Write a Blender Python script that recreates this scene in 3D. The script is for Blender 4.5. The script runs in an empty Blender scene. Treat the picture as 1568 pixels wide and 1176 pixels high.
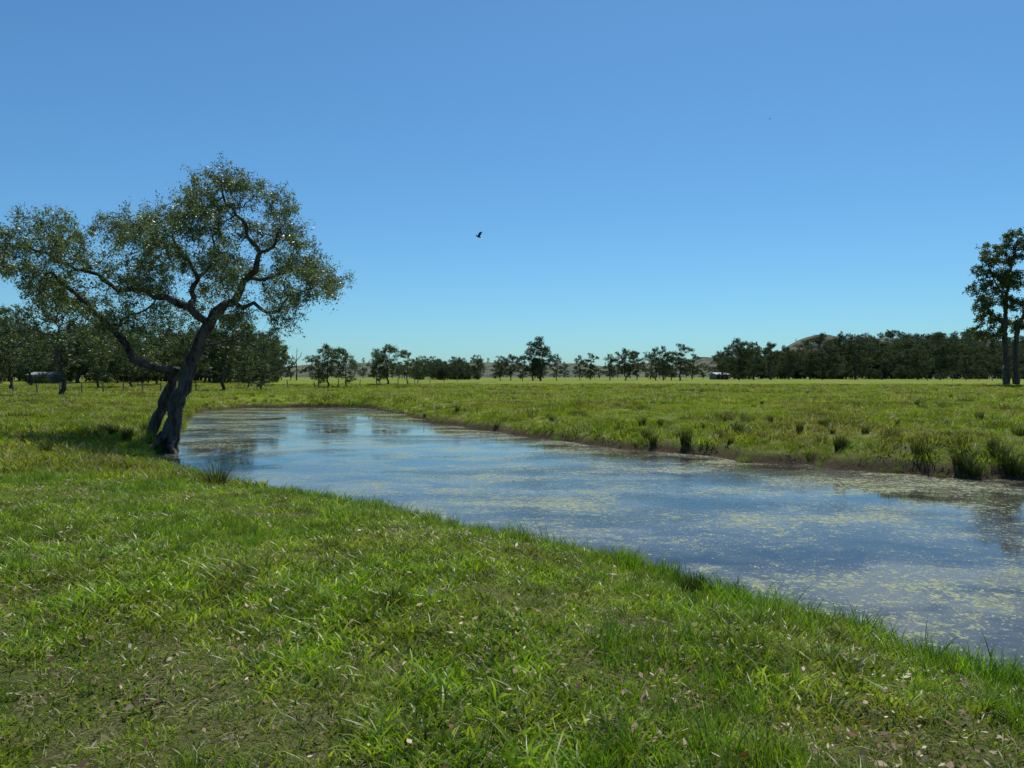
import bpy, math, random
import numpy as np
from mathutils import Vector

rng = np.random.default_rng(7)
random.seed(7)
scene = bpy.context.scene
COL = scene.collection

# ------------------------------------------------------------------ helpers
def link(o, parent=None):
    COL.objects.link(o)
    if parent: o.parent = parent
    return o

def fast_mesh(name, V, F, mats, midx=None, smooth=True):
    V = np.asarray(V, dtype=np.float32); F = np.asarray(F, dtype=np.int32)
    me = bpy.data.meshes.new(name)
    n, m, k = len(V), len(F), F.shape[1]
    me.vertices.add(n); me.vertices.foreach_set('co', V.ravel())
    me.loops.add(m*k); me.loops.foreach_set('vertex_index', F.ravel())
    me.polygons.add(m); me.polygons.foreach_set('loop_start', np.arange(0, m*k, k, dtype=np.int32))
    if midx is not None: me.polygons.foreach_set('material_index', np.asarray(midx, dtype=np.int32))
    me.polygons.foreach_set('use_smooth', np.full(m, smooth))
    for mt in mats: me.materials.append(mt)
    me.update(calc_edges=True); me.validate()
    return me

def hash2(ix, iy, seed):
    h = (ix.astype(np.int64)*374761393 + iy.astype(np.int64)*668265263 + seed*1442695041) & 0xFFFFFFFF
    h = ((h ^ (h >> 13))*1274126177) & 0xFFFFFFFF
    h = h ^ (h >> 16)
    return (h & 0xFFFFFF)/float(0xFFFFFF)
def vnoise(x, y, seed=0):
    x0 = np.floor(x); y0 = np.floor(y); fx = x-x0; fy = y-y0
    fx = fx*fx*(3-2*fx); fy = fy*fy*(3-2*fy)
    a = hash2(x0, y0, seed); b = hash2(x0+1, y0, seed); c = hash2(x0, y0+1, seed); d = hash2(x0+1, y0+1, seed)
    return (a*(1-fx)+b*fx)*(1-fy)+(c*(1-fx)+d*fx)*fy
def fbm(x, y, seed=0, o=3):
    s = 0; a = 0.5; t = 0
    for i in range(o):
        s = s+a*vnoise(x*2**i+17*i, y*2**i-9*i, seed+i); t += a; a *= 0.5
    return s/t
def sm(t):
    t = np.clip(t, 0, 1); return t*t*(3-2*t)

# ------------------------------------------------------------------ river outline (metres)
NEAR = [(60,-14),(25,-5),(12,0.5),(7,3),(5.0,4.6),(3.92,5.75),(3.38,6.5),(2.81,7.7),(1.76,9.3),(0.6,10.4),(-0.34,11.4),
        (-1.5,12.7),(-3.5,14.0),(-5.1,15.2),(-6.8,17.0),(-9.6,20.0),(-11.4,23.6),(-13.8,31),(-18,41),(-22,51)]
FAR = [(-23,58),(-17.8,61),(-11.9,60.6),(-8.4,52),(-5.5,44),(-2,35.6),(1.2,30),(3.8,25.9),(6.3,22.8),(8.3,20.4),
       (10.3,19),(12.1,17.6),(16,15.5),(25,12),(60,4)]
pts = [(p, 0) for p in NEAR]+[(p, 1) for p in FAR]
def chaikin(P):
    out = []
    n = len(P)
    for i in range(n):
        (a, s), (b, t) = P[i], P[(i+1) % n]
        out.append(((a[0]*.75+b[0]*.25, a[1]*.75+b[1]*.25), s))
        out.append(((a[0]*.25+b[0]*.75, a[1]*.25+b[1]*.75), t))
    return out
pts = chaikin(chaikin(pts))
PP = np.array([p for p, s in pts]); SD = np.array([s for p, s in pts])
jx = (fbm(PP[:,0]*1.3, PP[:,1]*1.3, 3)-.5); jy = (fbm(PP[:,0]*1.3+50, PP[:,1]*1.3, 5)-.5)
amp = np.where(SD == 1, 1.8, 0.7)
PP = PP+np.stack([jx*amp, jy*amp], 1)

def sdist(x, y):
    x = np.atleast_1d(np.asarray(x, float)); y = np.atleast_1d(np.asarray(y, float))
    best = np.full(x.shape, 1e18); side = np.zeros(x.shape); ins = np.zeros(x.shape, bool)
    n = len(PP)
    for i in range(n):
        ax, ay = PP[i]; bx, by = PP[(i+1) % n]
        dx, dy = bx-ax, by-ay
        t = np.clip(((x-ax)*dx+(y-ay)*dy)/(dx*dx+dy*dy+1e-12), 0, 1)
        d = (x-ax-t*dx)**2+(y-ay-t*dy)**2
        m = d < best
        best = np.where(m, d, best); side = np.where(m, SD[i], side)
        c = ((ay > y) != (by > y))
        xi = ax+(y-ay)*dx/(dy if abs(dy) > 1e-12 else 1e-12)
        ins ^= c & (x < xi)
    d = np.sqrt(best)
    return np.where(ins, -d, d), side

def height(x, y, s=None, side=None):
    if s is None: s, side = sdist(x, y)
    so = np.maximum(s, 0)
    n1 = fbm(x*.35, y*.35, 11)-.5; n2 = fbm(x*1.7, y*1.7, 12)-.5
    near = 0.16*sm(so/.35)+0.30*sm(so/2.2)+0.40*sm(so/7)
    far = 0.30*sm(so/.40)+0.24*sm(so/1.5)+0.26*sm(so/6)
    far = far*(1+0.9*(fbm(x*.25, y*.25, 31)-.5)*np.clip(1.5-so/8, 0, 1))
    h = np.where(side > .5, far, near)
    h = h+(n1*.22+n2*.09)*sm(so/1.5)
    # raised root mound under the river tree
    h = h+.35*np.exp(-((x+12.0)/1.3)**2-((y-25.2)/1.6)**2)*sm(so/.5)
    h = h+0.8*sm((y-90)/80)
    hin = -0.02-0.5*sm(-s/1.5)
    return np.where(s > 0, np.maximum(h, 0.004), hin)
def gz(x, y):
    return float(height(np.array([float(x)]), np.array([float(y)]))[0])

# ------------------------------------------------------------------ node helpers
def new_mat(name):
    m = bpy.data.materials.new(name); m.use_nodes = True
    nt = m.node_tree; nt.nodes.clear()
    out = nt.nodes.new('ShaderNodeOutputMaterial')
    return m, nt, out
def N(nt, t, **kw):
    n = nt.nodes.new(t)
    for k, v in kw.items(): setattr(n, k, v)
    return n
def noise(nt, vec, scale, detail=3, rough=.55):
    n = N(nt, 'ShaderNodeTexNoise'); n.inputs['Scale'].default_value = scale
    n.inputs['Detail'].default_value = detail; n.inputs['Roughness'].default_value = rough
    nt.links.new(vec, n.inputs['Vector']); return n.outputs['Fac']
def ramp(nt, fac, stops):
    r = N(nt, 'ShaderNodeValToRGB'); cr = r.color_ramp
    while len(cr.elements) < len(stops): cr.elements.new(.5)
    for e, (p, c) in zip(cr.elements, stops):
        e.position = p
        e.color = (c, c, c, 1) if not isinstance(c, (tuple, list)) else (*c, 1)
    nt.links.new(fac, r.inputs['Fac']); return r.outputs['Color']
def mix(nt, fac, a, b, bt='MIX'):
    m = N(nt, 'ShaderNodeMix', data_type='RGBA', blend_type=bt)
    for sock, v in ((m.inputs[0], fac), (m.inputs[6], a), (m.inputs[7], b)):
        if isinstance(v, (int, float)): sock.default_value = v
        elif isinstance(v, tuple): sock.default_value = (*v, 1)
        else: nt.links.new(v, sock)
    return m.outputs[2]
def math_(nt, op, a, b=None, clamp=False):
    m = N(nt, 'ShaderNodeMath', operation=op, use_clamp=clamp)
    for i, v in enumerate((a, b)):
        if v is None: continue
        if isinstance(v, (int, float)): m.inputs[i].default_value = v
        else: nt.links.new(v, m.inputs[i])
    return m.outputs[0]
def geo(nt): return N(nt, 'ShaderNodeNewGeometry')

def leaf_mat(name, c1, c2, c3, trans=.4, rough=.5, patch=None, spec=.25, pscale=.5, lo=.42, hi=.62):
    """foliage: diffuse+translucent with per-leaf & patch variation"""
    m, nt, out = new_mat(name)
    g = geo(nt)
    oi = N(nt, 'ShaderNodeObjectInfo')
    col = ramp(nt, g.outputs['Random Per Island'], [(0, c1), (.55, c2), (1, c3)])
    if patch:
        nz = noise(nt, g.outputs['Position'], pscale, 4, .6)
        f = ramp(nt, nz, [(lo, 0.0), (hi, 1.0)])
        rnd = math_(nt, 'MULTIPLY', oi.outputs['Random'], .5)
        f2 = math_(nt, 'ADD', math_(nt, 'MULTIPLY', f, .75), math_(nt, 'SUBTRACT', rnd, .25), True)
        col = mix(nt, f2, col, patch)
        col = mix(nt, 1.0, col, ramp(nt, noise(nt, g.outputs['Position'], pscale*3.1+.3, 3, .6), [(.36, .5), (.64, 1.35)]), 'MULTIPLY')
    else:
        nz = noise(nt, g.outputs['Position'], 1.2, 3)
        col = mix(nt, 1.0, col, ramp(nt, nz, [(.3, .65), (.7, 1.25)]), 'MULTIPLY')
    p = N(nt, 'ShaderNodeBsdfPrincipled'); p.inputs['Roughness'].default_value = rough
    p.inputs['Specular IOR Level'].default_value = spec
    nt.links.new(col, p.inputs['Base Color'])
    t = N(nt, 'ShaderNodeBsdfTranslucent')
    tc = mix(nt, 1.0, col, (1.4, 1.45, .6), 'MULTIPLY')
    nt.links.new(tc, t.inputs['Color'])
    ms = N(nt, 'ShaderNodeMixShader'); ms.inputs[0].default_value = trans
    nt.links.new(p.outputs[0], ms.inputs[1]); nt.links.new(t.outputs[0], ms.inputs[2])
    nt.links.new(ms.outputs[0], out.inputs[0])
    return m

def bark_mat(name, a, b, scale=6):
    m, nt, out = new_mat(name)
    tc = N(nt, 'ShaderNodeTexCoord')
    mp = N(nt, 'ShaderNodeMapping'); mp.inputs['Scale'].default_value = (1, 1, .3)
    nt.links.new(tc.outputs['Object'], mp.inputs['Vector'])
    nz = noise(nt, mp.outputs[0], scale, 6, .7)
    col = ramp(nt, nz, [(.35, a), (.65, b)])
    p = N(nt, 'ShaderNodeBsdfPrincipled'); p.inputs['Roughness'].default_value = .9
    p.inputs['Specular IOR Level'].default_value = .15
    nt.links.new(col, p.inputs['Base Color'])
    bp = N(nt, 'ShaderNodeBump'); bp.inputs['Strength'].default_value = 1.0; bp.inputs['Distance'].default_value = .05
    nz2 = noise(nt, mp.outputs[0], scale*3, 5, .7)
    nt.links.new(nz2, bp.inputs['Height']); nt.links.new(bp.outputs[0], p.inputs['Normal'])
    nt.links.new(p.outputs[0], out.inputs[0])
    return m

def plain_mat(name, c1, c2, scale=4, rough=.8, metal=0):
    m, nt, out = new_mat(name)
    tc = N(nt, 'ShaderNodeTexCoord')
    nz = noise(nt, tc.outputs['Object'], scale, 4)
    p = N(nt, 'ShaderNodeBsdfPrincipled'); p.inputs['Roughness'].default_value = rough
    p.inputs['Metallic'].default_value = metal
    nt.links.new(ramp(nt, nz, [(.3, c1), (.7, c2)]), p.inputs['Base Color'])
    nt.links.new(p.outputs[0], out.inputs[0]); return m

# ------------------------------------------------------------------ world + sun + camera
SUN_EL, SUN_AZ = 62, 18
w = bpy.data.worlds.new("World"); scene.world = w; w.use_nodes = True
nt = w.node_tree; nt.nodes.clear()
sky = N(nt, 'ShaderNodeTexSky', sky_type='NISHITA'); sky.sun_disc = False
sky.sun_elevation = math.radians(SUN_EL); sky.sun_rotation = math.radians(SUN_AZ)
sky.air_density = 1.0; sky.dust_density = 0.45; sky.ozone_density = 2.6
tint = mix(nt, 1.0, sky.outputs[0], (.49, .86, 1.07), 'MULTIPLY')
bg = N(nt, 'ShaderNodeBackground'); bg.inputs[1].default_value = 0.104
wo = N(nt, 'ShaderNodeOutputWorld')
nt.links.new(tint, bg.inputs[0]); nt.links.new(bg.outputs[0], wo.inputs[0])

S = Vector((math.sin(math.radians(SUN_AZ))*math.cos(math.radians(SUN_EL)), math.cos(math.radians(SUN_AZ))*math.cos(math.radians(SUN_EL)), math.sin(math.radians(SUN_EL))))
sl = bpy.data.lights.new('sun', 'SUN'); sl.energy = 5.0; sl.angle = math.radians(.5); sl.color = (1, .96, .89)
so_ = link(bpy.data.objects.new('sun', sl)); so_.rotation_euler = S.to_track_quat('Z', 'Y').to_euler()

cam = bpy.data.cameras.new('camera'); cam.sensor_width = 36; cam.lens = 36*1140/1568; cam.clip_end = 12000; cam.clip_start = .05
co = link(bpy.data.objects.new('camera', cam)); co.location = (0, 0, 2.5); co.rotation_euler = (math.radians(90-.55), 0, 0)
scene.camera = co
scene.view_settings.view_transform = 'Standard'; scene.view_settings.look = 'None'; scene.view_settings.exposure = 0

# ------------------------------------------------------------------ ground
def axis(lo, hi, st, far, g=1.12):
    a = list(np.arange(lo, hi+1e-6, st)); s = st
    while a[-1] < far: s *= g; a.append(a[-1]+s)
    s = st; b = [lo]
    while b[-1] > -far: s *= g; b.append(b[-1]-s)
    return np.array(b[1:][::-1]+a)
gx = axis(-26, 26, .16, 5000); gy = axis(-2, 64, .16, 5000)
X, Y = np.meshgrid(gx, gy); xs, ys = X.ravel(), Y.ravel()
s_, sd_ = sdist(xs, ys)
Z = height(xs, ys, s_, sd_)
nx, ny = len(gx), len(gy)
ii = (np.arange(ny-1)[:, None]*nx+np.arange(nx-1)[None]).ravel()
F = np.stack([ii, ii+1, ii+1+nx, ii+nx], 1)

m, nt, out = new_mat('ground_grass_soil'); g = geo(nt); P = g.outputs['Position']
med = noise(nt, P, .9, 5, .65); fine = noise(nt, P, 26, 6, .75); vf = noise(nt, P, 75, 4, .75)
green = ramp(nt, fine, [(.36, (.016, .028, .004)), (.5, (.065, .10, .012)), (.66, (.19, .22, .04))])
dry = ramp(nt, vf, [(.36, (.022, .018, .009)), (.50, (.11, .095, .040)), (.64, (.38, .33, .20))])
f = ramp(nt, math_(nt, 'ADD', math_(nt, 'MULTIPLY', med, .6), math_(nt, 'MULTIPLY', noise(nt, P, 7, 4, .7), .4)), [(.42, 0.0), (.60, .75)])
c = mix(nt, f, green, dry)
sepz = N(nt, 'ShaderNodeSeparateXYZ'); nt.links.new(P, sepz.inputs[0])
fp = ramp(nt, noise(nt, P, .12, 6, .7), [(.38, (.12, .185, .014)), (.52, (.19, .235, .022)), (.66, (.17, .145, .045))])
ff = ramp(nt, math_(nt, 'DIVIDE', sepz.outputs[1], 100.0), [(.12, 0.0), (.45, 1.0)])
fmul = ramp(nt, noise(nt, P, 3.0, 5, .7), [(.35, .4), (.65, 1.3)])
c = mix(nt, ff, c, mix(nt, 1.0, fp, fmul, 'MULTIPLY'))
mz = math_(nt, 'ADD', sepz.outputs[2], math_(nt, 'MULTIPLY', math_(nt, 'SUBTRACT', med, .5), -.6))
mf = ramp(nt, mz, [(.10, 1.0), (.38, 0.0)])
mud = ramp(nt, fine, [(.3, (.016, .011, .007)), (.5, (.055, .038, .023)), (.75, (.15, .115, .07))])
c = mix(nt, mf, c, mud)
p = N(nt, 'ShaderNodeBsdfPrincipled'); p.inputs['Roughness'].default_value = .95; p.inputs['Specular IOR Level'].default_value = .1
nt.links.new(c, p.inputs['Base Color'])
bp = N(nt, 'ShaderNodeBump'); bp.inputs['Strength'].default_value = .9; bp.inputs['Distance'].default_value = .05
nt.links.new(math_(nt, 'ADD', fine, math_(nt, 'MULTIPLY', med, 2.0)), bp.inputs['Height']); nt.links.new(bp.outputs[0], p.inputs['Normal'])
nt.links.new(p.outputs[0], out.inputs[0]); M_ground = m
link(bpy.data.objects.new('ground', fast_mesh('ground', np.stack([xs, ys, Z], 1), F, [M_ground])))

# ------------------------------------------------------------------ water
m, nt, out = new_mat('pond_water'); g = geo(nt); P = g.outputs['Position']
def mapped(sc, rot=0, src=None):
    mp = N(nt, 'ShaderNodeMapping'); mp.inputs['Scale'].default_value = sc; mp.inputs['Rotation'].default_value = (0, 0, rot)
    nt.links.new(src or P, mp.inputs['Vector']); return mp.outputs[0]
Pd = N(nt, 'ShaderNodeVectorMath', operation='ADD')
dn = N(nt, 'ShaderNodeTexNoise'); dn.inputs['Scale'].default_value = .35; dn.inputs['Detail'].default_value = 4
nt.links.new(P, dn.inputs['Vector'])
dv = N(nt, 'ShaderNodeVectorMath', operation='SCALE'); dv.inputs['Scale'].default_value = 3.2
nt.links.new(dn.outputs['Color'], dv.inputs[0]); nt.links.new(P, Pd.inputs[0]); nt.links.new(dv.outputs[0], Pd.inputs[1])
PD = Pd.outputs[0]
streak = noise(nt, mapped((.35, .75, 1), .6, PD), .7, 5, .62)
streak2 = noise(nt, mapped((.5, 1.3, 1), .45, PD), 1.6, 4, .6)
def vorn(scale, src):
    v = N(nt, 'ShaderNodeTexVoronoi'); v.inputs['Scale'].default_value = scale; nt.links.new(src, v.inputs['Vector'])
    return v
va = vorn(26, P); vb = vorn(11, PD)
den = ramp(nt, streak, [(.36, .03), (.44, .22), (.52, .48), (.60, .84)])
den2 = ramp(nt, streak2, [(.36, .25), (.60, 1.15)])
fn = noise(nt, P, 7, 5, .75)
thr = math_(nt, 'MULTIPLY', math_(nt, 'MULTIPLY', den, den2), ramp(nt, fn, [(.38, .1), (.60, 1.0)]))
thr = math_(nt, 'ADD', thr, math_(nt, 'MULTIPLY', ramp(nt, fn, [(.46, 0.0), (.66, 1.0)]), .31))
speck = math_(nt, 'LESS_THAN', va.outputs['Distance'], thr)
speck2 = math_(nt, 'LESS_THAN', vb.outputs['Distance'], math_(nt, 'MULTIPLY', thr, .5))
weed = math_(nt, 'MAXIMUM', speck, speck2)
wc = mix(nt, va.outputs['Color'], (.09, .115, .04), (.28, .30, .165))
murk = ramp(nt, streak, [(.36, (.024, .024, .022)), (.48, (.062, .060, .050)), (.60, (.135, .13, .10))])
base = mix(nt, weed, murk, wc)
p = N(nt, 'ShaderNodeBsdfPrincipled'); p.inputs['IOR'].default_value = 1.33
nt.links.new(base, p.inputs['Base Color'])
big = noise(nt, mapped((.6, 1.0, 1), .5, P), .2, 3)
rg = ramp(nt, big, [(.4, .015), (.6, .09)])
nt.links.new(math_(nt, 'ADD', rg, math_(nt, 'MULTIPLY', weed, .5)), p.inputs['Roughness'])
r1 = noise(nt, mapped((1, 2.2, 1), .35), 5, 3, .5); r2 = noise(nt, mapped((1, 1.8, 1), .2), 14, 2, .5)
hgt = math_(nt, 'ADD', r1, math_(nt, 'MULTIPLY', r2, .35))
bstr = ramp(nt, big, [(.45, .03), (.62, .85)])
bp = N(nt, 'ShaderNodeBump'); bp.inputs['Distance'].default_value = .012
nt.links.new(math_(nt, 'ADD', bstr, 0.02), bp.inputs['Strength']); nt.links.new(hgt, bp.inputs['Height']); nt.links.new(bp.outputs[0], p.inputs['Normal'])
nt.links.new(p.outputs[0], out.inputs[0])
wv = [(-32, -20, 0), (62, -20, 0), (62, 66, 0), (-32, 66, 0)]
link(bpy.data.objects.new('pond_water', fast_mesh('pond_water', wv, [[0, 1, 2, 3]], [m], smooth=False)))

# ------------------------------------------------------------------ grass prototypes
def make_tuft(name, n, rad, hmin, hmax, wid, lean, mat, seed, fan=False, seg=3):
    r = np.random.default_rng(seed)
    a = r.uniform(0, 2*math.pi, n); rr = rad*np.sqrt(r.uniform(0, 1, n))
    bx, by = rr*np.cos(a), rr*np.sin(a)
    la = a+r.normal(0, .5, n) if fan else r.uniform(0, 2*math.pi, n)
    h = r.uniform(hmin, hmax, n); L = h*np.abs(r.normal(lean, lean*.5, n))
    if fan: L = h*lean*(rr/rad)*r.uniform(.5, 1.3, n)
    dx, dy = np.cos(la), np.sin(la)
    wa = r.uniform(0, math.pi*2, n); wx, wy = np.cos(wa)*wid*.5, np.sin(wa)*wid*.5
    prof = [(0, 1, 0), (.4, .9, .22), (.75, .62, .6), (1, .1, 1.05)] if seg == 3 else [(0, 1, 0), (.6, .8, .4), (1, .1, 1.05)]
    V = np.zeros((n, 2*len(prof), 3))
    for k, (t, wf, lf) in enumerate(prof):
        zz = h*t*(1-.18*t*lean)
        V[:, 2*k, 0] = bx+dx*L*lf+wx*wf; V[:, 2*k, 1] = by+dy*L*lf+wy*wf; V[:, 2*k, 2] = zz-.01
        V[:, 2*k+1, 0] = bx+dx*L*lf-wx*wf; V[:, 2*k+1, 1] = by+dy*L*lf-wy*wf; V[:, 2*k+1, 2] = zz-.01
    b = np.arange(n)*2*len(prof)
    F = np.concatenate([np.stack([b+2*k, b+2*k+1, b+2*k+3, b+2*k+2], 1) for k in range(len(prof)-1)])
    return fast_mesh(name, V.reshape(-1, 3), F, [mat])

M_turf = leaf_mat('turf_blades', (.08, .165, .008), (.175, .29, .013), (.31, .40, .035), .45, .42, patch=(.23, .26, .045), pscale=.8, spec=.45)
M_lush = leaf_mat('lush_blades', (.045, .13, .008), (.10, .215, .012), (.20, .31, .025), .45, .4, patch=(.19, .26, .025), pscale=.6, spec=.45)
M_straw = leaf_mat('straw_blades', (.18, .13, .07), (.34, .28, .17), (.56, .49, .35), .3, .6)
M_field = leaf_mat('field_blades', (.12, .19, .009), (.20, .275, .014), (.30, .34, .03), .4, .55, patch=(.22, .18, .05), pscale=.14, lo=.46, hi=.65)
M_rush = leaf_mat('rush_blades', (.02, .035, .008), (.045, .07, .016), (.13, .12, .045), .25, .5)
M_tuss = leaf_mat('paddock_tussock_blades', (.05, .06, .015), (.11, .105, .035), (.22, .18, .08), .3, .5)

def proto_collection(name, meshes):
    c = bpy.data.collections.new(name)
    for i, me in enumerate(meshes):
        o = bpy.data.objects.new('%s_%02d' % (me.name, i), me); c.objects.link(o)
    return c
def scatter(name, x, y, z, scl, coll, rot=None, tilt=.12, scz=None):
    n = len(x)
    me = bpy.data.meshes.new(name); me.vertices.add(n)
    me.vertices.foreach_set('co', np.stack([x, y, z], 1).astype(np.float32).ravel())
    R = np.stack([rng.normal(0, tilt, n), rng.normal(0, tilt, n), rng.uniform(0, 6.283, n)], 1)
    a = me.attributes.new('rot', 'FLOAT_VECTOR', 'POINT'); a.data.foreach_set('vector', R.astype(np.float32).ravel())
    if scz is None: scz = scl
    SV = np.stack([scl, scl, scz], 1)
    a = me.attributes.new('scl', 'FLOAT_VECTOR', 'POINT'); a.data.foreach_set('vector', SV.astype(np.float32).ravel())
    a = me.attributes.new('idx', 'INT', 'POINT'); a.data.foreach_set('value', rng.integers(0, len(coll.objects), n).astype(np.int32))
    me.update()
    o = link(bpy.data.objects.new(name, me))
    ng = bpy.data.node_groups.new(name+'_nodes', 'GeometryNodeTree')
    ng.interface.new_socket('Geometry', in_out='INPUT', socket_type='NodeSocketGeometry')
    ng.interface.new_socket('Geometry', in_out='OUTPUT', socket_type='NodeSocketGeometry')
    gi = ng.nodes.new('NodeGroupInput'); go = ng.nodes.new('NodeGroupOutput')
    ci = ng.nodes.new('GeometryNodeCollectionInfo'); ci.inputs['Collection'].default_value = coll
    ci.inputs['Separate Children'].default_value = True; ci.inputs['Reset Children'].default_value = True
    ip = ng.nodes.new('GeometryNodeInstanceOnPoints'); ip.inputs['Pick Instance'].default_value = True
    def na(nm, dt):
        q = ng.nodes.new('GeometryNodeInputNamedAttribute'); q.data_type = dt; q.inputs['Name'].default_value = nm
        return [s for s in q.outputs if s.enabled and s.name == 'Attribute'][0]
    ng.links.new(gi.outputs[0], ip.inputs['Points']); ng.links.new(ci.outputs[0], ip.inputs['Instance'])
    ng.links.new(na('idx', 'INT'), ip.inputs['Instance Index'])
    ng.links.new(na('rot', 'FLOAT_VECTOR'), ip.inputs['Rotation'])
    ng.links.new(na('scl', 'FLOAT_VECTOR'), ip.inputs['Scale'])
    ng.links.new(ip.outputs[0], go.inputs[0])
    md = o.modifiers.new('scatter', 'NODES'); md.node_group = ng
    return o

C_turf = proto_collection('turf_tufts', [make_tuft('turf', 26, .13, .02, .075, .009, .8, M_turf, 10+i) for i in range(5)]
                          +[make_tuft('turf_straw', 12, .11, .02, .06, .004, 1.3, M_straw, 50)])
C_lush = proto_collection('lush_tufts', [make_tuft('lush', 34, .12, .10, .26, .008, .45, M_lush, 20+i) for i in range(6)]
                          +[make_tuft('lush_straw', 6, .1, .10, .30, .004, .5, M_straw, 51)])
C_field = proto_collection('field_tufts', [make_tuft('field', 24, .24, .04, .16, .020, .6, M_field, 30+i, seg=2) for i in range(6)]
                           +[make_tuft('field_straw', 14, .2, .08, .20, .012, .6, M_straw, 52, seg=2)])
C_straw = proto_collection('straw_bits', [make_tuft('straw', 14, .12, .008, .03, .004, 2.6, M_straw, 60+i) for i in range(3)])
C_tuss = proto_collection('paddock_tufts', [make_tuft('paddock_tuft', 60, .22, .16, .42, .018, .5, M_tuss, 70+i, fan=True, seg=2) for i in range(4)])

def sample(n, x0, x1, y0, y1, cond):
    x = rng.uniform(x0, x1, n); y = rng.uniform(y0, y1, n)
    k = np.abs(x) < .78*y+2.5; x, y = x[k], y[k]
    s, sd = sdist(x, y)
    k = cond(x, y, s, sd); x, y, s, sd = x[k], y[k], s[k], sd[k]
    return x, y, s, sd, height(x, y, s, sd)

# near turf
x, y, s, sd, z = sample(44000, -13, 8, 1.5, 15, lambda x, y, s, sd: (s > .05) & (sd < .5))
pn = fbm(x*1.1, y*1.1, 77, 4); keep = rng.uniform(0, 1, len(x)) < np.clip(1.2-.6*sm((pn-.42)/.22), .68, 1)
x, y, s, z, pn = x[keep], y[keep], s[keep], z[keep], pn[keep]
sc = (1.4-.55*sm((pn-.35)/.3))*rng.uniform(.6, 1.5, len(x))
scatter('foreground_grass', x, y, z, sc, C_turf)
# straw litter near
x, y, s, sd, z = sample(9000, -10, 8, 1.5, 13, lambda x, y, s, sd: (s > .5) & (sd < .5))
k = fbm(x*1.1, y*1.1, 77, 4) > .47
scatter('dry_grass_litter', x[k], y[k], z[k]+.012, rng.uniform(.5, 1.2, k.sum()), C_straw)
# left bank mid-distance
x, y, s, sd, z = sample(70000, -50, 0, 13.5, 62, lambda x, y, s, sd: (s > .05) & (sd < .5))
sc = rng.uniform(.6, 1.5, len(x))*(.5+1.4*fbm(x*.4, y*.4, 41))
k = rng.uniform(0, 1, len(x)) < np.clip(18/y, .22, 1)
scatter('left_bank_grass', x[k], y[k], z[k], sc[k], C_field)
# lush rim along the near shore
x, y, s, sd, z = sample(36000, -16, 8, 3, 33, lambda x, y, s, sd: (s > .0) & (s < 1.9) & (sd < .5))
wgt = np.clip(1.15-s/1.7+1.3*(fbm(x*.8, y*.8, 9)-.5), 0, 1)
k = rng.uniform(0, 1, len(x)) < wgt
x, y, s, z, wgt = x[k], y[k], s[k], z[k], wgt[k]
sc = rng.uniform(.55, 1.25, len(x))*(.45+.65*wgt)*(.6+.8*fbm(x*2.2, y*2.2, 91))
scatter('shoreline_grass', x, y, z, sc, C_lush)
# scattered taller clumps in the foreground
x, y, s, sd, z = sample(20000, -16, 6, 2.2, 20, lambda x, y, s, sd: (s > 1.0) & (sd < .5))
nn = fbm(x*1.0, y*1.0, 15, 4); k = nn > .56-.08*(x < -2.5)
x, y, z, nn = x[k], y[k], z[k], nn[k]
scatter('tall_grass_clumps', x, y, z, rng.uniform(.3, .75, len(x))*(1+2*(nn-.55)), C_lush)
# far bank and field
x, y, s, sd, z = sample(42000, -32, 45, 11, 48, lambda x, y, s, sd: (s > .35) & (sd > .5))
sc = rng.uniform(.5, 1.3, len(x))*(.2+1.9*fbm(x*.45, y*.45, 42, 4))
scatter('far_bank_grass', x, y, z, sc, C_field)
x, y, s, sd, z = sample(60000, -85, 85, 46, 130, lambda x, y, s, sd: (s > .2))
sc = rng.uniform(1.0, 2.6, len(x))*(.2+1.6*fbm(x*.2, y*.2, 43, 4))
k = rng.uniform(0, 1, len(x)) < np.clip(60/y, .4, 1)
scatter('field_grass', x[k], y[k], z[k], sc[k], C_field, scz=sc[k]*.8)
# brownish tussock patches through the paddock
x, y, s, sd, z = sample(16000, -70, 90, 18, 125, lambda x, y, s, sd: (s > 1.0) & ((sd > .5) | (y > 30)))
k = (fbm(x*.13, y*.13, 53, 4) > .54) & (rng.uniform(0, 1, len(x)) < .6)
scatter('paddock_tussocks', x[k], y[k], z[k], rng.uniform(.35, 1.05, k.sum()), C_tuss)
# ragged edge of far bank
x, y, s, sd, z = sample(80000, -26, 40, 11, 64, lambda x, y, s, sd: (s > .02) & (s < 1.3) & (sd > .5))
k = fbm(x*.9, y*.9, 19) > .52
scatter('far_shore_grass', x[k], y[k], z[k], rng.uniform(.4, .95, k.sum()), C_lush)

# rush tussocks along the far bank
rush = [make_tuft('rush_tussock', 190, .15, .18, .64, .014, l_, M_rush, 80+i, fan=True) for i, l_ in enumerate((.35, .6, .45, .8))]
RUSH = [(990,672,1.0),(1000,682,.7),(1050,682,.9),(1130,664,.9),(1118,680,.7),(1225,664,.8),(1285,690,1.0),(1325,664,.6),(1415,700,1.0),(1404,694,.7),(1480,722,1.2),(1468,716,.8),(1530,702,1.0),(1545,715,.7),(1275,664,.5),
        (915,652,.5),(845,645,.6),(700,632,.7),(1180,648,.5),(1500,645,.7),(1560,670,.9),(760,655,.5),(650,638,.5),(1295,684,.6),(1556,728,.9),(1495,730,.6),(1520,690,.6)]
def on_ground(u, v):
    d = np.arange(12, 90, .05); x = (u-784)/1140*d; zr = 2.5-(v-577)/1140*d
    h = height(x, d); s1, sd1 = sdist(x, d)
    k = np.where((h > zr) & (s1 > .1) & (sd1 > .5))[0]
    i = k[0] if len(k) else np.where((s1 > .3) & (sd1 > .5))[0][0]
    return x[i], d[i]
spots = []
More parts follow.
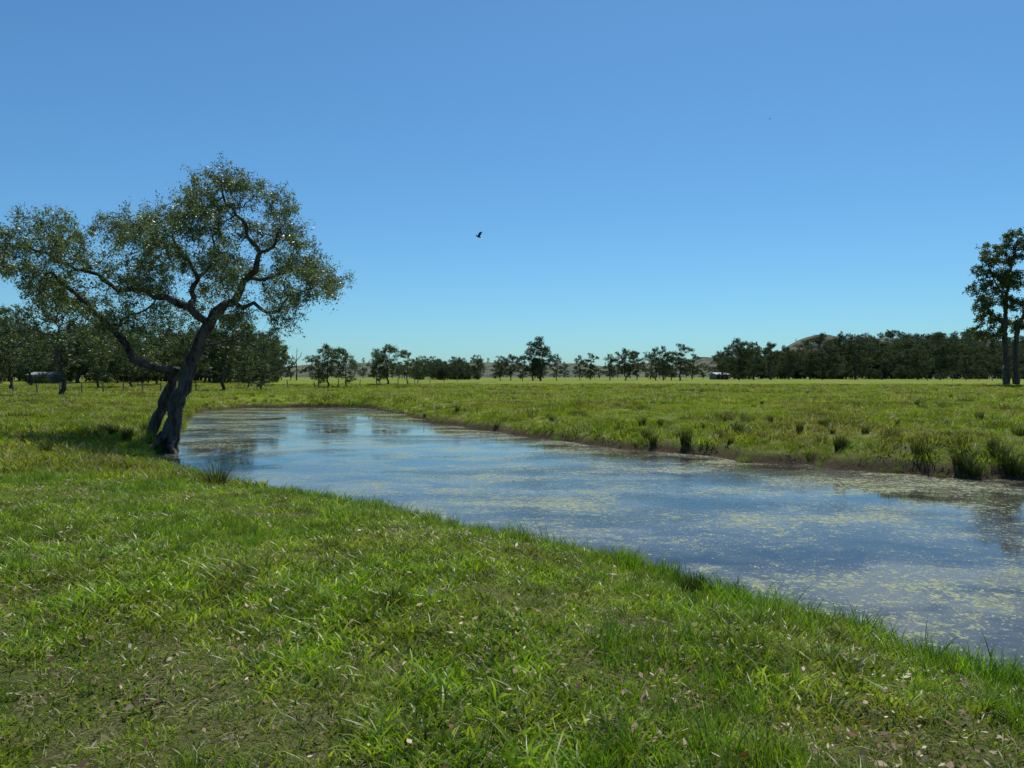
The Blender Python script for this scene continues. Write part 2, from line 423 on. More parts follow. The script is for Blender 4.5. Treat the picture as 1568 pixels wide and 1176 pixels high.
for u, v, sc in RUSH:
    X_, Y_ = on_ground(u, v); spots.append((X_, Y_, sc))
spots += [(-5.6, 14.1, .95), (-5.9, 14.4, .6), (1.85, 7.6, .45), (-5.6, 7.0, .4), (-7.5, 10, .5), (-4.4, 15.0, .6), (-11.6, 18.5, .7), (-13, 20, .8),(-.9,5.6,.3),(1.0,9.9,.35),(-1.7,12.3,.3),
          (-12.4, 24.0, .8), (-13.2, 24.6, .9), (-12.9, 26.2, .8), (-14.0, 25.5, .7), (-11.4, 22.6, .5)]
for i in range(36):   # smaller tussocks dotted over the far paddock
    yy_ = random.uniform(22, 95); xx_ = random.uniform(-.25, .75)*yy_
    s1, s2 = sdist(xx_, yy_)
    if s1[0] > 1: spots.append((xx_, yy_, random.uniform(.35, .75)))
for i, (X_, Y_, sc) in enumerate(spots):
    o = link(bpy.data.objects.new('rush_tussock', random.choice(rush))); o.location = (X_, Y_, gz(X_, Y_)-.01)
    wsc = sc*random.uniform(.75, 1.2)
    o.scale = (wsc, wsc*random.uniform(.8, 1.2), sc*random.uniform(.75, 1.25)); o.rotation_euler = (0, 0, random.uniform(0, 6))

# fallen leaves
m_leaf = leaf_mat('dead_leaves', (.10, .045, .028), (.27, .16, .09), (.60, .50, .36), .2, .5)
x, y, s, sd, z = sample(34000, -11, 7, 1.8, 14, lambda x, y, s, sd: (s > .9) & (sd < .5))
k = rng.uniform(0, 1, len(x)) < .2+.9*sm((fbm(x*.8, y*.8, 78)-.4)/.25); x, y, z = x[k], y[k], z[k]
n = len(x); L = rng.uniform(.02, .05, n)*np.where(rng.uniform(0, 1, n) < .12, 1.6, 1); W = L*rng.uniform(.2, .5, n); a = rng.uniform(0, 6.28, n)
dx, dy = np.cos(a), np.sin(a); t1 = rng.normal(0, .35, n); t2 = rng.normal(0, .5, n)
C = np.stack([x, y, z+rng.uniform(.02, .07, n)], 1); D = np.stack([dx, dy, t1], 1)*L[:, None]/2; Sx = np.stack([-dy, dx, t2], 1)*W[:, None]/2
V = np.stack([C-D, C-D*.2+Sx, C+D*.0+Sx*.9, C+D, C+D*.0-Sx*.9, C-D*.2-Sx], 1).reshape(-1, 3)
b = np.arange(n)*6
link(bpy.data.objects.new('fallen_leaves', fast_mesh('fallen_leaves', V, np.stack([b+i for i in range(6)], 1), [m_leaf], smooth=False)))

# ------------------------------------------------------------------ trees
def colonize(nodes, parents, att, step, infl, kill, iters, r, jit=.25, grav=0.):
    nodes = [np.array(p, float) for p in nodes]; parents = list(parents)
    nch = np.zeros(300000, int)
    for p in parents:
        if p >= 0: nch[p] += 1
    allp = np.array(nodes)
    D = np.linalg.norm(att[:, None]-allp[None], axis=2); near = D.argmin(1); dist = D.min(1)
    alive = np.ones(len(att), bool)
    for it in range(iters):
        k = alive & (dist < infl)
        if not k.any(): break
        idx = near[k]; v = att[k]-allp[idx]; v /= (np.linalg.norm(v, axis=1)[:, None]+1e-9)
        acc = np.zeros((len(allp), 3)); np.add.at(acc, idx, v)
        pick = np.zeros((len(allp), 3)); pr = r.permutation(len(idx)); pick[idx[pr]] = v[pr]
        u = np.unique(idx); u = u[nch[u] < 7]
        if len(u) == 0: break
        d = acc[u]; d /= (np.linalg.norm(d, axis=1)[:, None]+1e-9)
        d = d*.6+pick[u]*.8
        d /= (np.linalg.norm(d, axis=1)[:, None]+1e-9)
        d += r.normal(0, jit, d.shape); d[:, 2] += grav
        d /= np.linalg.norm(d, axis=1)[:, None]
        new = allp[u]+d*step; nch[u] += 1
        base = len(allp); allp = np.concatenate([allp, new]); parents += list(u)
        al = np.where(alive)[0]
        DD = np.linalg.norm(att[al][:, None]-new[None], axis=2); mi = DD.argmin(1); md = DD.min(1)
        b = md < dist[al]; near[al[b]] = base+mi[b]; dist[al[b]] = md[b]
        alive &= dist > kill
    return allp, np.array(parents)

def tube_tree(P, par, rad, sides=6, minr=0):
    n = len(P); kids = [[] for _ in range(n)]
    for i, p in enumerate(par):
        if p >= 0: kids[p].append(i)
    V, F = [], []
    starts = [i for i in range(n) if par[i] < 0]
    stack = [(s, -1) for s in starts]
    ang = np.arange(sides)*2*math.pi/sides; ca, sa = np.cos(ang), np.sin(ang)
    while stack:
        s, frm = stack.pop()
        chain = [s]
        while kids[chain[-1]]:
            ks = sorted(kids[chain[-1]], key=lambda q: -rad[q])
            for q in ks[1:]: stack.append((q, chain[-1]))
            chain.append(ks[0])
        pp = [P[c] for c in chain]; rr = [rad[c] for c in chain]
        if frm >= 0: pp = [P[frm]]+pp; rr = [min(rad[frm], rr[0]*1.15)]+rr
        if len(pp) < 2 or rr[0] < minr: continue
        pp = np.array(pp)
        T = np.gradient(pp, axis=0); T /= (np.linalg.norm(T, axis=1)[:, None]+1e-9)
        ref = np.array([1., 0, 0]) if abs(T[0][0]) < .8 else np.array([0, 1., 0])
        u = np.cross(T[0], ref); u /= np.linalg.norm(u)
        b0 = len(V)*sides
        for i in range(len(pp)):
            u = u-T[i]*np.dot(u, T[i]); u /= (np.linalg.norm(u)+1e-9); w_ = np.cross(T[i], u)
            V.append(pp[i]+rr[i]*(ca[:, None]*u+sa[:, None]*w_))
        q = np.arange(sides)
        for i in range(len(pp)-1):
            a = b0+i*sides; F.append(np.stack([a+q, a+(q+1) % sides, a+sides+(q+1) % sides, a+sides+q], 1))
    return np.concatenate(V), np.concatenate(F)

def leaves(C, L0, W0, r, droop=.3):
    n = len(C)
    d = r.normal(0, 1, (n, 3)); d[:, 2] -= droop; d /= np.linalg.norm(d, axis=1)[:, None]
    q = r.normal(0, 1, (n, 3)); s = np.cross(d, q); s /= (np.linalg.norm(s, axis=1)[:, None]+1e-9)
    L = L0*r.uniform(.6, 1.4, (n, 1)); W = W0*r.uniform(.6, 1.4, (n, 1))
    V = np.stack([C, C+d*L*.45+s*W*.5, C+d*L, C+d*L*.45-s*W*.5], 1).reshape(-1, 3)
    b = np.arange(n)*4
    return V, np.stack([b, b+1, b+2, b+3], 1)

def ellip_pts(blobs, dens, r):
    out = []
    for (cx, cy, cz, rx, ry, rz) in blobs:
        n = int(dens*rx*ry*rz*4.19)+3
        v = r.normal(0, 1, (n, 3)); v /= np.linalg.norm(v, axis=1)[:, None]
        v *= r.uniform(.25, 1, (n, 1))**.45
        out.append(np.array([cx, cy, cz])+v*np.array([rx, ry, rz]))
    return np.concatenate(out)

def build_tree(name, nodes, parents, blobs, dens, step, infl, kill, tip, twig, leaf_n, leafL, leafW, mats, seed,
               maxcount=6, jit=.25, sides=6, droop=.3, iters=120, flare=None, handr=None, clumpy=2.0, spread=.06,
               tl=(.15, .45), tw=.004, minr=0, ex=.55):
    r = np.random.default_rng(seed)
    att = ellip_pts(blobs, dens, r)
    P, par = colonize(nodes, parents, att, step, infl, kill, iters, r, jit)
    n = len(P); cnt = np.zeros(n); has = np.zeros(n, bool)
    for p in par:
        if p >= 0: has[p] = True
    cnt[~has] = 1
    for i in range(n-1, -1, -1):
        if par[i] >= 0: cnt[par[i]] += cnt[i]
    rad = tip*cnt**ex
    nh = len(handr); rad[:nh] = handr
    for i in range(nh, n): rad[i] = max(tip, min(rad[i], rad[par[i]]*.88))
    if flare:
        zb = P[0][2]; rad[:nh] *= (1+flare*np.exp(-np.clip(P[:nh, 2]-zb, 0, 9)/.35))
    lt = np.where((cnt <= maxcount) & (np.arange(n) >= nh))[0]
    src = np.repeat(lt, twig); m = len(src)
    d = r.normal(0, 1, (m, 3)); d[:, 2] += .25; d /= np.linalg.norm(d, axis=1)[:, None]
    Lt = r.uniform(tl[0], tl[1], (m, 1))
    e = P[src]+d*Lt; e[:, 2] -= Lt[:, 0]**2*.6*(.45/tl[1])
    tv, tf = tube_tree(P, par, rad, sides, minr)
    perp = np.cross(d, r.normal(0, 1, (m, 3))); perp /= np.linalg.norm(perp, axis=1)[:, None]
    p2 = np.cross(d, perp)
    A = P[src]; W = tw
    TW = np.stack([A+perp*W, A-perp*W*.5+p2*W*.87, A-perp*W*.5-p2*W*.87, e+perp*W*.5, e-perp*W*.25+p2*W*.43, e-perp*W*.25-p2*W*.43], 1).reshape(-1, 3)
    b = np.arange(m)*6
    TF = np.concatenate([np.stack([b, b+1, b+4, b+3], 1), np.stack([b+1, b+2, b+5, b+4], 1), np.stack([b+2, b, b+3, b+5], 1)])
    clump = r.gamma(clumpy, 1/clumpy, m)
    rep = r.poisson(leaf_n*clump); s2 = np.repeat(np.arange(m), rep)
    t = r.uniform(.15, 1.05, (len(s2), 1))
    C = A[s2]*(1-t)+e[s2]*t+r.normal(0, spread, (len(s2), 3))
    LV, LF = leaves(C, leafL, leafW, r, droop)
    V = np.concatenate([tv, TW, LV]); F = np.concatenate([tf, TF+len(tv), LF+len(tv)+len(TW)])
    mi = np.concatenate([np.zeros(len(tf)+len(TF), int), np.ones(len(LF), int)])
    return fast_mesh(name, V, F, mats, mi)

def polylines(lines, radii=None, gnarl=.025):
    nodes, par, tag, hr = [], [], {}, []
    for key, frm, pl in lines:
        if frm is None: prev = -1
        else: prev = tag[frm[0]][frm[1]]
        ids = []; r0, r1 = (radii or {}).get(key, (.1, .1)); L = len(pl)
        for pi_, p in enumerate(pl):
            p = np.array(p, float)
            if prev >= 0:
                a = nodes[prev]; k = max(1, int(np.linalg.norm(p-a)/.22))
                for j in range(1, k+1):
                    nodes.append(a+(p-a)*j/k+(rng.normal(0, gnarl, 3) if j < k else 0)); par.append(prev); prev = len(nodes)-1
                    t = (pi_-1+j/k)/(L-1) if L > 1 else 1; t = min(max(t, 0), 1)
                    hr.append((r0*(1-t)+r1*t)*rng.uniform(.90, 1.12))
            else:
                nodes.append(p); par.append(-1); prev = len(nodes)-1; hr.append(r0)
            ids.append(prev)
        tag[key] = ids
    return nodes, par, np.array(hr)

# --- leaning river tree on the left bank (about 25 m away, 9.5 m tall)
D0 = 25.0; K = D0/1140
def T(u, v, dy=0): return ((u-784)*K, D0+dy, 2.5+(577-v)*K)
A1 = T(262, 660)
lines = [
 ('A', None, [T(258, 697), A1, T(272, 615), T(286, 570, .1), T(301, 530, .15), T(318, 497, .1), T(338, 474, 0)]),
 ('B', None, [T(214, 684, .5), T(230, 640, .5), T(252, 596, .4), T(266, 566, .2), T(238, 562, -.1), T(210, 550, -.3), T(204, 530, -.4), T(186, 505, -.6), T(160, 470, -.9), T(135, 447, -1.1), T(112, 425, -1.2)]),
 ('C', ('A', 5), [T(302, 478, -.3), T(280, 464, -.7), T(258, 459, -.9), T(245, 449, -1.0), T(212, 452, -1.3), T(190, 430, -1.5), T(160, 424, -1.6), T(120, 400, -1.7), T(60, 385, -1.6)]),
 ('D', ('C', 0), [T(284, 445, .5), T(290, 425, .7), T(276, 402, .9), T(255, 380, 1.1), T(240, 352, 1.2), T(205, 345, 1.3), T(180, 330, 1.4)]),
 ('E', ('A', 6), [T(360, 455, .2), T(372, 430, .1), T(392, 415, .0), T(402, 388, -.2), T(384, 365, -.3), T(378, 340, -.4), T(354, 318, -.4), T(345, 280, -.4)]),
 ('F', ('A', 6), [T(368, 464, -.6), T(385, 475, -.8), T(405, 468, -1.0), T(428, 484, -1.2), T(445, 482, -1.3), T(462, 462, -1.5), T(500, 450, -1.6)]),
 ('G', ('E', 1), [T(405, 418, .8), T(422, 412, 1.0), T(452, 395, 1.5), T(490, 410, 1.9)]),
 ('H', ('E', 3), [T(425, 380, -.3), T(432, 355, -.3), T(445, 335, -.2)]),
 ('I', ('B', 4), [T(215, 575, .4), T(190, 556, .8), T(160, 545, 1.0)]),
 ('J', ('D', 1), [T(310, 385, 1.2), T(300, 350, 1.4), T(315, 330, 1.4), T(280, 305, 1.4)]),
 ('K', ('B', 7), [T(190, 480, .4), T(215, 465, .8), T(225, 430, 1.1)]),
 ('L', ('A', 4), [T(330, 522, .6), T(350, 510, .9), T(380, 530, 1.0), T(396, 545, 1.0)]),
 ('R1', ('A', 1), [(A1[0]-.35, 24.8, .45), (A1[0]-.8, 24.6, .30), (A1[0]-1.5, 24.3, .05)]),
 ('R2', ('A', 1), [(A1[0]+.15, 24.7, .35), (A1[0]+.35, 24.4, .05), (A1[0]+.6, 24.1, -.15)]),
 ('R3', ('A', 1), [(A1[0]-.2, 24.5, .35), (A1[0]-.3, 24.0, .12), (A1[0]-.2, 23.4, -.1)]),
 ('R4', ('B', 0), [(-12.8, 25.2, .35), (-13.4, 25.0, .25), (-14.2, 24.8, .1)]),
]
RR = {'A': (.27, .17), 'B': (.19, .05), 'C': (.13, .025), 'D': (.09, .025), 'E': (.13, .025), 'F': (.09, .02), 'G': (.06, .02), 'H': (.05, .015), 'I': (.04, .012), 'J': (.05, .015), 'K': (.05, .015), 'L': (.04, .012),
      'R1': (.12, .04), 'R2': (.12, .04), 'R3': (.10, .03), 'R4': (.10, .03)}
nodes, par, hr = polylines(lines, RR, .035)
bl = [(15,398,48,30,-1),(60,380,50,30,-1.5),(110,362,48,36,-1),(150,345,40,32,1),(190,335,45,32,1),(150,400,55,34,-1.7),(225,325,38,28,1),
      (265,315,42,32,1),(320,300,42,30,0),(347,275,22,22,-.4),(385,292,38,28,-.3),(430,315,32,26,-.3),(450,345,24,26,0),(410,350,42,32,1),
      (340,345,50,34,-1.2),(280,365,48,32,-1.2),(220,385,48,34,1.5),(330,400,48,30,1.6),(360,415,35,25,-1.6),(430,400,45,30,1.4),(475,398,35,24,-.5),
      (500,425,34,26,0),(515,445,20,24,-1),(478,455,38,30,-1.5),(455,490,24,22,-1.4),(405,450,32,24,1.6),(250,430,48,26,-1.6),(190,430,45,26,1),
      (110,430,45,26,-1.2),(60,425,40,22,0),(180,480,42,26,-.9),(225,495,36,22,.6),(150,505,34,22,.8),(190,530,28,18,.8),(100,465,32,18,-1),(375,490,22,16,-1),(395,530,12,24,1),
      (-20,400,40,30,0),(255,470,30,18,1.5),(300,430,35,22,2.0),(325,372,34,28,0)]
blobs = [(*T(u, v, dy*1.15), ru*K*.97, 1.2, rv*K*.97) for u, v, ru, rv, dy in bl]
M_bark = bark_mat('dark_bark', (.016, .013, .011), (.15, .13, .11), 5)
M_leafmain = leaf_mat('willow_leaves', (.05, .078, .028), (.10, .142, .05), (.25, .30, .15), .38, .38, spec=.55)
me = build_tree('river_tree', nodes, par, blobs, 22, .17, 3.0, .27, .007, 3, 11.5, .10, .034, [M_bark, M_leafmain], 5,
                maxcount=4, jit=.45, sides=7, droop=.5, flare=.4, iters=90, handr=hr, clumpy=.8, tl=(.15, .6))
link(bpy.data.objects.new('riverbank_tree', me))

# --- eucalyptus prototypes (12 m tall)
M_bark2 = bark_mat('grey_bark', (.03, .026, .022), (.12, .105, .09), 3)
M_euc = leaf_mat('eucalyptus_leaves', (.03, .052, .016), (.058, .092, .028), (.12, .16, .058), .3, .5, spec=.35)
M_euc_far = leaf_mat('eucalyptus_leaves_haze_tint', (.038, .056, .036), (.058, .082, .047), (.10, .128, .067), .28, .7, spec=.1)  # far leaves: distance haze put into the colour as a bluer tint
def euc(name, H, Wd, z0, lob, seed, mats, dens=1.5, leaf_n=12, L=.32, br=.24):
    r = np.random.default_rng(seed)
    bl = []
    for i in range(lob):
        t = (i+.5)/lob; zc = z0+(H*.93-z0)*t
        env = math.sin(math.pi*min(1, .22+.75*t))**.7
        a = i*2.4+r.uniform(-.5, .5); rr = Wd*.5*env*r.uniform(.35, .95)
        sz = Wd*r.uniform(.11, .23)
        bl.append((rr*math.cos(a), rr*math.sin(a), zc, sz, sz, sz*.55))
    bl.append((0, 0, H*.92, Wd*.15, Wd*.15, H*.08))
    nodes = [(0, 0, -.4)]; x = y = 0
    for k in range(1, int(H*.62/.4)+2):
        x += r.normal(0, .10); y += r.normal(0, .10); nodes.append((x, y, k*.4-.4))
    hr = np.linspace(br, br*.3, len(nodes))
    return build_tree(name, nodes, list(range(-1, len(nodes)-1)), bl, dens, .42, 7, .6, .028, 2, leaf_n, L, L*.5, mats, seed,
                      maxcount=4, jit=.3, sides=5, minr=.0, iters=60, droop=.2, handr=hr, spread=.16, tl=(.3, .8), tw=.012, clumpy=1.1)
EU = [euc('eucalyptus_tree_a', 12, 9.5, 3.0, 14, 101, [M_bark2, M_euc]),
      euc('eucalyptus_tree_b', 12, 7.0, 3.2, 13, 102, [M_bark2, M_euc], dens=1.9),
      euc('eucalyptus_tree_c', 12, 12.0, 3.6, 18, 103, [M_bark2, M_euc], dens=1.0, leaf_n=10, L=.24),
      euc('eucalyptus_tree_d', 12, 8.5, 1.6, 13, 104, [M_bark2, M_euc]),
      euc('shrub_e', 6, 7.5, .7, 12, 105, [M_bark2, M_euc], br=.12, dens=2),
      euc('eucalyptus_tree_f', 12, 6.0, 5.2, 9, 106, [M_bark2, M_euc], dens=2.0)]
EUF = []
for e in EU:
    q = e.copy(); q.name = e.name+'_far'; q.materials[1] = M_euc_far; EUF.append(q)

def put_tree(u, d, top, kind, wsc=1.0, name='eucalyptus_tree'):
    X_ = (u-784)/1140*d; z0 = gz(X_, d); H = 2.5+(577-top)/1140*d-z0
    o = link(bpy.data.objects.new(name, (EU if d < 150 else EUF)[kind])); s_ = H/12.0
    o.location = (X_, d, z0); o.scale = (s_*wsc, s_*wsc, s_); o.rotation_euler = (0, 0, random.uniform(0, 6.28))
for a in [(15,95,468,2,1.0),(48,120,500,0,1.2),(150,105,492,3,1.0),(200,110,500,0,1.0),(240,125,500,3,1.1),(290,115,505,0,1.0),(343,88,474,1,1.2),(380,100,520,3,1.0),
          (400,92,550,3,1.6),(-40,90,480,0,1.2),(120,140,515,0,1.3),(180,140,520,3,1.2),(270,145,515,0,1.2),(320,140,520,3,1.1),
          (503,110,525,0,1.3),(530,112,536,3,1.1),(488,112,542,3,.9),(594,125,525,0,1.3),(577,127,540,3,.9),(624,130,536,5,1.2),(640,140,545,3,1.0),
          (826,170,513,1,1.35),(816,172,522,3,1.2),(852,176,540,3,.9),(766,185,543,3,1.1),(782,190,541,0,1.1),(800,180,547,3,1.0),
          (888,200,542,3,.9),(904,205,539,1,1.1),(934,200,540,3,1.1),(958,195,532,0,1.3),(975,205,538,1,1.0),(1004,190,530,5,1.2),(1016,188,527,3,.8),(1042,185,524,1,1.2),(1028,192,536,3,1.0),
          (1132,215,516,0,1.15),(1154,220,521,3,1.0),(1180,225,522,5,1.3),(1112,235,540,3,1.1),(1208,230,530,0,1.0),(1258,240,508,0,1.1),(1240,235,527,3,1.1),(1310,240,510,3,1.2),(1350,235,521,5,1.5),
          (1405,225,527,0,1.2),(1440,240,508,0,1.2),(1480,250,518,3,1.2),(432,190,540,1,1.1),(445,195,545,3,1.0)]:
    put_tree(*a)
o = link(bpy.data.objects.new('eucalyptus_tree', EU[2])); X_ = (92-784)/1140*62; o.location = (X_, 62, gz(X_, 62)); o.scale = (1.0, 1.0, .82); o.rotation_euler = (0, 0, 2)

# tall layered gum at right
D1 = 120.; K1 = D1/1140
def T1(u, v, dy=0): return ((u-784)*K1, D1+dy, 2.5+(577-v)*K1)
ln = [('A', None, [T1(1541, 588), T1(1541, 560), T1(1538, 520), T1(1545, 480, 1), T1(1548, 440, 1), T1(1552, 400, .5), T1(1556, 370)]),
      ('B', None, [T1(1562, 588, 1), T1(1560, 540, 1), T1(1564, 500, 1), T1(1580, 460, 0), T1(1600, 420, -1), T1(1615, 390, -1)]),
      ('C', ('A', 2), [T1(1528, 498, -1), T1(1510, 480, -1.5), T1(1497, 470, -2)]),
      ('D', ('A', 3), [T1(1530, 455, -1), T1(1515, 430, -1), T1(1505, 405, -1)]),
      ('E', ('B', 2), [T1(1600, 490, 2), T1(1630, 470, 3)])]
nodes, par, hr = polylines(ln, {'A': (.55, .10), 'B': (.5, .10), 'C': (.18, .06), 'D': (.18, .06), 'E': (.22, .08)}, .05)
bl1 = [(1557,362,26,11,0),(1528,378,22,10,1),(1508,396,20,10,-1),(1545,395,24,12,2),(1500,418,19,10,-1),(1530,425,22,11,-2),(1492,445,18,10,-1),(1520,455,22,10,1),(1492,475,17,11,-2),
       (1513,490,22,11,0),(1498,510,18,9,1),(1560,430,26,12,2),(1552,470,22,12,-2),(1525,508,16,8,0),(1570,395,20,10,-2),(1560,495,16,10,2),(1590,372,25,12,1),(1620,395,25,12,-1),(1600,420,28,12,0),(1640,430,24,14,1),(1610,460,28,14,-1),(1590,500,25,12,1),(1635,480,22,14,0)]
blobs = [(*T1(u, v, dy), ru*K1, 2.1, rv*K1*.9) for u, v, ru, rv, dy in bl1]
me = build_tree('gum_tree_tall', nodes, par, blobs, 1.8, .45, 9, .6, .035, 2, 15, .34, .17, [M_bark2, M_euc], 9, maxcount=4, jit=.3, sides=6, iters=80, handr=hr, spread=.16, tl=(.3, .8), tw=.014, clumpy=1.3)
link(bpy.data.objects.new('tall_gum_tree', me))

# dead tree
ln = [('A', None, [(0, 0, -.3), (.1, 0, 2.5), (-.1, .1, 5), (.1, 0, 7.2), (0, 0, 8.4)]), ('B', ('A', 2), [(.9, .2, 6.0), (1.3, .2, 7.2)]), ('C', ('A', 2), [(-.8, 0, 5.6), (-1.2, .2, 6.6)]), ('D', ('A', 3), [(.6, -.3, 7.9)])]
nd, pr, _h = polylines(ln); nd = np.array(nd); cz = np.clip(1-nd[:, 2]/9.5, .15, 1)*.2
V, F = tube_tree(nd, np.array(pr), cz, 6)
X_ = (454-784)/1140*190
o = link(bpy.data.objects.new('dead_tree', fast_mesh('dead_tree', V, F, [M_bark2]))); o.location = (X_, 190, gz(X_, 190))

# distant treelines (one instanced object each)
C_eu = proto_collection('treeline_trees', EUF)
C_sh = proto_collection('treeline_shrubs', [EUF[4], EUF[3]])
def tline(name, n, u0, u1, d0, d1, s0, s1, coll=None):
    d = rng.uniform(d0, d1, n); u = rng.uniform(u0, u1, n); x = (u-784)/1140*d
    z = height(x, d); sc = rng.uniform(s0, s1, n)
    scatter(name, x, d, z, sc*1.1, coll or C_eu, tilt=.03, scz=sc)
tline('distant_treeline', 70, 1100, 1290, 300, 420, .75, 1.3)
tline('distant_treeline', 240, 1270, 1850, 300, 480, .9, 1.7)
tline('distant_shrubs', 140, 1120, 1850, 280, 340, .6, 1.0, C_sh)
tline('distant_treeline', 230, -350, 425, 140, 260, .65, 1.15)
tline('distant_shrubs', 120, -350, 425, 130, 180, .35, .65, C_sh)
tline('distant_treeline', 34, 628, 735, 230, 300, .45, .75)
tline('distant_shrubs', 26, 640, 735, 220, 240, .35, .5, C_sh)
tline('distant_treeline', 30, 740, 1090, 260, 420, .35, .85)
tline('distant_treeline', 12, 540, 640, 250, 400, .4, .65)
tline('distant_treeline', 80, 1600, 3200, 250, 420, 1.0, 1.5)

# ------------------------------------------------------------------ hills
HL = [(475,1150,62,80,140),(600,1200,58,120,160),(740,1250,62,170,180),(950,1250,66,220,200),(305,1150,33,66,120),(215,1250,25,80,120),(-60,1100,23,150,150),(-190,1050,21,90,140),
      (-300,1200,24,120,150),(90,1150,23,110,150),(-700,1500,40,300,200),(1300,1500,60,400,200),(385,1120,32,55,100)]
hx = np.linspace(-1500, 2200, 420); hy = np.linspace(650, 1900, 90)
X, Y = np.meshgrid(hx, hy); xx, yy = X.ravel(), Y.ravel(); zz = np.full(xx.shape, -3.)
acc = np.zeros(xx.shape)
for cx, cy, h, sx, sy in HL:
    q_ = h*np.exp(-((xx-cx)/sx)**2-((yy-cy)/sy)**2)
    acc = np.maximum(acc, q_)+.12*np.minimum(acc, q_)
zz = zz+acc*(1+.25*(fbm(xx*.012, yy*.012, 61)-.5))+3*(fbm(xx*.02, yy*.02, 62)-.5)*sm(acc/20)+sm(acc/8)*3
ii = (np.arange(89)[:, None]*420+np.arange(419)[None]).ravel(); F = np.stack([ii, ii+1, ii+421, ii+420], 1)
m, nt, out = new_mat('hill_pasture_haze_tint'); g = geo(nt)
a_ = ramp(nt, noise(nt, g.outputs['Position'], .012, 5, .6), [(.38, (.085, .11, .045)), (.55, (.13, .12, .06)), (.68, (.12, .095, .052))])
b_ = ramp(nt, noise(nt, g.outputs['Position'], .05, 5, .7), [(.50, 0.0), (.56, 1.0)])
c = mix(nt, b_, a_, (.045, .058, .042))
c = mix(nt, .15, c, (.15, .20, .26))  # aerial haze painted in: bluish tint mixed into the pasture colour
p = N(nt, 'ShaderNodeBsdfPrincipled'); p.inputs['Roughness'].default_value = 1; p.inputs['Specular IOR Level'].default_value = 0
nt.links.new(c, p.inputs['Base Color']); nt.links.new(p.outputs[0], out.inputs[0])
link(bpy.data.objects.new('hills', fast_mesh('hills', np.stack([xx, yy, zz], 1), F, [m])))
def hz(x, y):
    ix = np.clip(((x+1500)/3700*419).astype(int), 0, 419); iy = np.clip(((y-650)/1250*89).astype(int), 0, 89)
    return zz[iy*420+ix]
d = rng.uniform(980, 1250, 900); x = rng.uniform(505, 1300, 900)
scatter('ridge_woodland', x, d, hz(x, d)-1, rng.uniform(.9, 1.4, 900), C_eu, tilt=.03)
d = rng.uniform(900, 1200, 220); x = rng.uniform(-420, 470, 220)
scatter('hillside_trees', x, d, hz(x, d)-1, rng.uniform(.5, .9, 220), C_eu, tilt=.03)

# ------------------------------------------------------------------ buildings
M_wall = plain_mat('shed_wall', (.10, .09, .08), (.20, .18, .15)); M_roof = plain_mat('iron_roof', (.20, .22, .25), (.32, .34, .37), 2, .6, .1); M_dark = plain_mat('painted_door_shade', (.01, .01, .01), (.03, .03, .03))
def box(name, x0, x1, y0, y1, z0, z1, mat, parent):
    V = [(x, y, z) for z in (z0, z1) for x, y in ((x0, y0), (x1, y0), (x1, y1), (x0, y1))]
    return link(bpy.data.objects.new(name, fast_mesh(name, V, [[0, 3, 2, 1], [4, 5, 6, 7], [0, 1, 5, 4], [1, 2, 6, 5], [2, 3, 7, 6], [3, 0, 4, 7]], [mat], smooth=False)), parent)
def shed(u, d, w_, dp, h, rh, rot, name='farm_shed'):
    X_ = (u-784)/1140*d
    e = link(bpy.data.objects.new(name, None)); e.location = (X_, d, gz(X_, d)); e.rotation_euler = (0, 0, rot)
    box('walls', -w_/2, w_/2, -dp/2, dp/2, 0, h, M_wall, e)
    V = [(-w_/2-.3, -dp/2-.4, h-.05), (w_/2+.3, -dp/2-.4, h-.05), (w_/2+.3, dp/2+.4, h-.05), (-w_/2-.3, dp/2+.4, h-.05), (-w_/2-.3, 0, h+rh), (w_/2+.3, 0, h+rh)]
    me = bpy.data.meshes.new('roof'); me.from_pydata(V, [], [(0, 1, 5, 4), (2, 3, 4, 5), (0, 4, 3), (1, 2, 5), (0, 3, 2, 1)]); me.materials.append(M_roof); me.update()
    link(bpy.data.objects.new('roof', me), e)
    for i in range(3):
        cx = -w_/2+w_*(i+.5)/3
        box('door_shade_slab_%d' % i, cx-w_*.12, cx+w_*.12, -dp/2-.02, -dp/2+.1, .02, h*.8, M_dark, e)  # near-black slab on the closed wall, painting the shade of a doorway
shed(1101, 255, 4.6, 5, 1.8, .6, .2)
shed(70, 138, 4.2, 4, 1.6, .5, -.15)

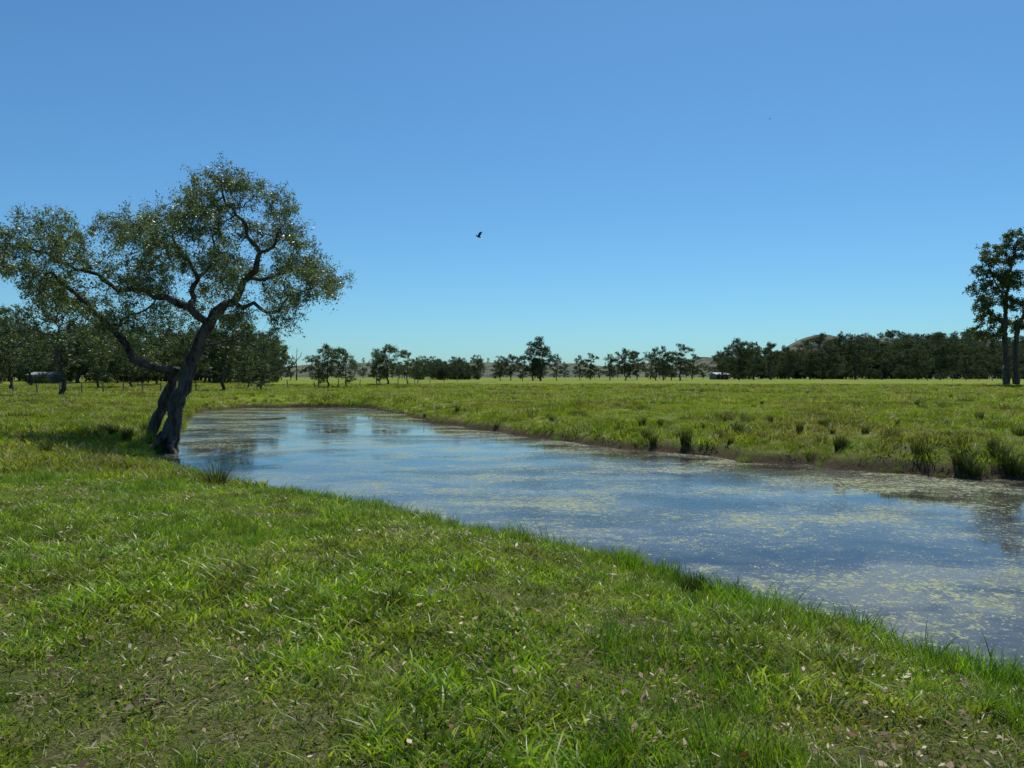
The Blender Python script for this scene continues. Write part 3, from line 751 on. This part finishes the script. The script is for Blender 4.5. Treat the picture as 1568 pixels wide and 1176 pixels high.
# ------------------------------------------------------------------ fences
M_post = bark_mat('weathered_post', (.10, .085, .07), (.26, .23, .19), 8)
def fence(u0, d0, u1, d1, n, h=1.15, name='wire_fence'):
    a = Vector(((u0-784)/1140*d0, d0)); b = Vector(((u1-784)/1140*d1, d1)); V, F = [], []
    tops = []
    def add(nd, r_, sides=5):
        v, f = tube_tree(np.array(nd, float), np.array(list(range(-1, len(nd)-1))), np.full(len(nd), r_), sides)
        off = sum(len(q) for q in V); V.append(v); F.append(f+off)
    for i in range(n):
        p_ = a.lerp(b, i/(n-1)); z0 = gz(p_.x, p_.y); hh = h*random.uniform(.9, 1.1)
        add([(p_.x, p_.y, z0-.2), (p_.x+random.uniform(-.03, .03), p_.y, z0+hh*.5), (p_.x+random.uniform(-.06, .06), p_.y, z0+hh)], .07)
        tops.append((p_.x, p_.y, z0))
    for k in (.35, .65, .95):
        add([(q[0], q[1]-.08, q[2]+h*k) for q in tops], .008, 3)
    link(bpy.data.objects.new(name, fast_mesh(name, np.concatenate(V), np.concatenate(F), [M_post])))
fence(-60, 66, 300, 84, 12)
fence(440, 100, 700, 150, 10)
fence(1420, 170, 1700, 150, 14, 1.5)

# ------------------------------------------------------------------ birds
M_bird = plain_mat('bird_feathers', (.012, .012, .015), (.04, .035, .035), 20, .6)
def bird_mesh():
    V, F = [], []
    def ring(y, r_, rz, z): return [(r_*math.cos(a), y, z+rz*math.sin(a)) for a in [i*math.pi/4 for i in range(8)]]
    prof = [(-.085, .004, .003, 0), (-.06, .012, .010, 0), (-.03, .021, .019, -.002), (.01, .026, .024, -.003), (.04, .020, .020, 0), (.055, .015, .016, .003), (.07, .016, .016, .005), (.083, .010, .010, .005), (.092, .003, .003, .003), (.104, .0008, .0008, .002)]
    for p_ in prof: V += ring(*p_)
    for i in range(len(prof)-1):
        for j in range(8): F.append((i*8+j, i*8+(j+1) % 8, (i+1)*8+(j+1) % 8, (i+1)*8+j))
    for sg in (-1, 1):
        b = len(V)
        V += [(sg*.015, .035, .01), (sg*.06, .05, .05), (sg*.10, .03, .085), (sg*.145, -.03, .10), (sg*.10, -.02, .078), (sg*.055, -.03, .045), (sg*.015, -.03, .008)]
        F += [(b, b+1, b+5, b+6), (b+1, b+2, b+4, b+5), (b+2, b+3, b+4)]
    b = len(V)
    V += [(-.008, -.07, 0), (.008, -.07, 0), (.03, -.13, .002), (0, -.11, 0), (-.03, -.13, .002)]
    F += [(b, b+1, b+3), (b+1, b+2, b+3), (b, b+3, b+4)]
    me = bpy.data.meshes.new('swallow'); me.from_pydata(V, [], F); me.materials.append(M_bird); me.update(); return me
bm_ = bird_mesh()
o = link(bpy.data.objects.new('flying_bird', bm_)); o.location = (-1.12, 25, 7.2); o.rotation_euler = (.5, -.5, 1.0); o.scale = (1.3, 1.3, 1.3)
o = link(bpy.data.objects.new('flying_bird', bm_)); o.location = (27.6, 80, 30.1); o.rotation_euler = (0, .3, -1.2)
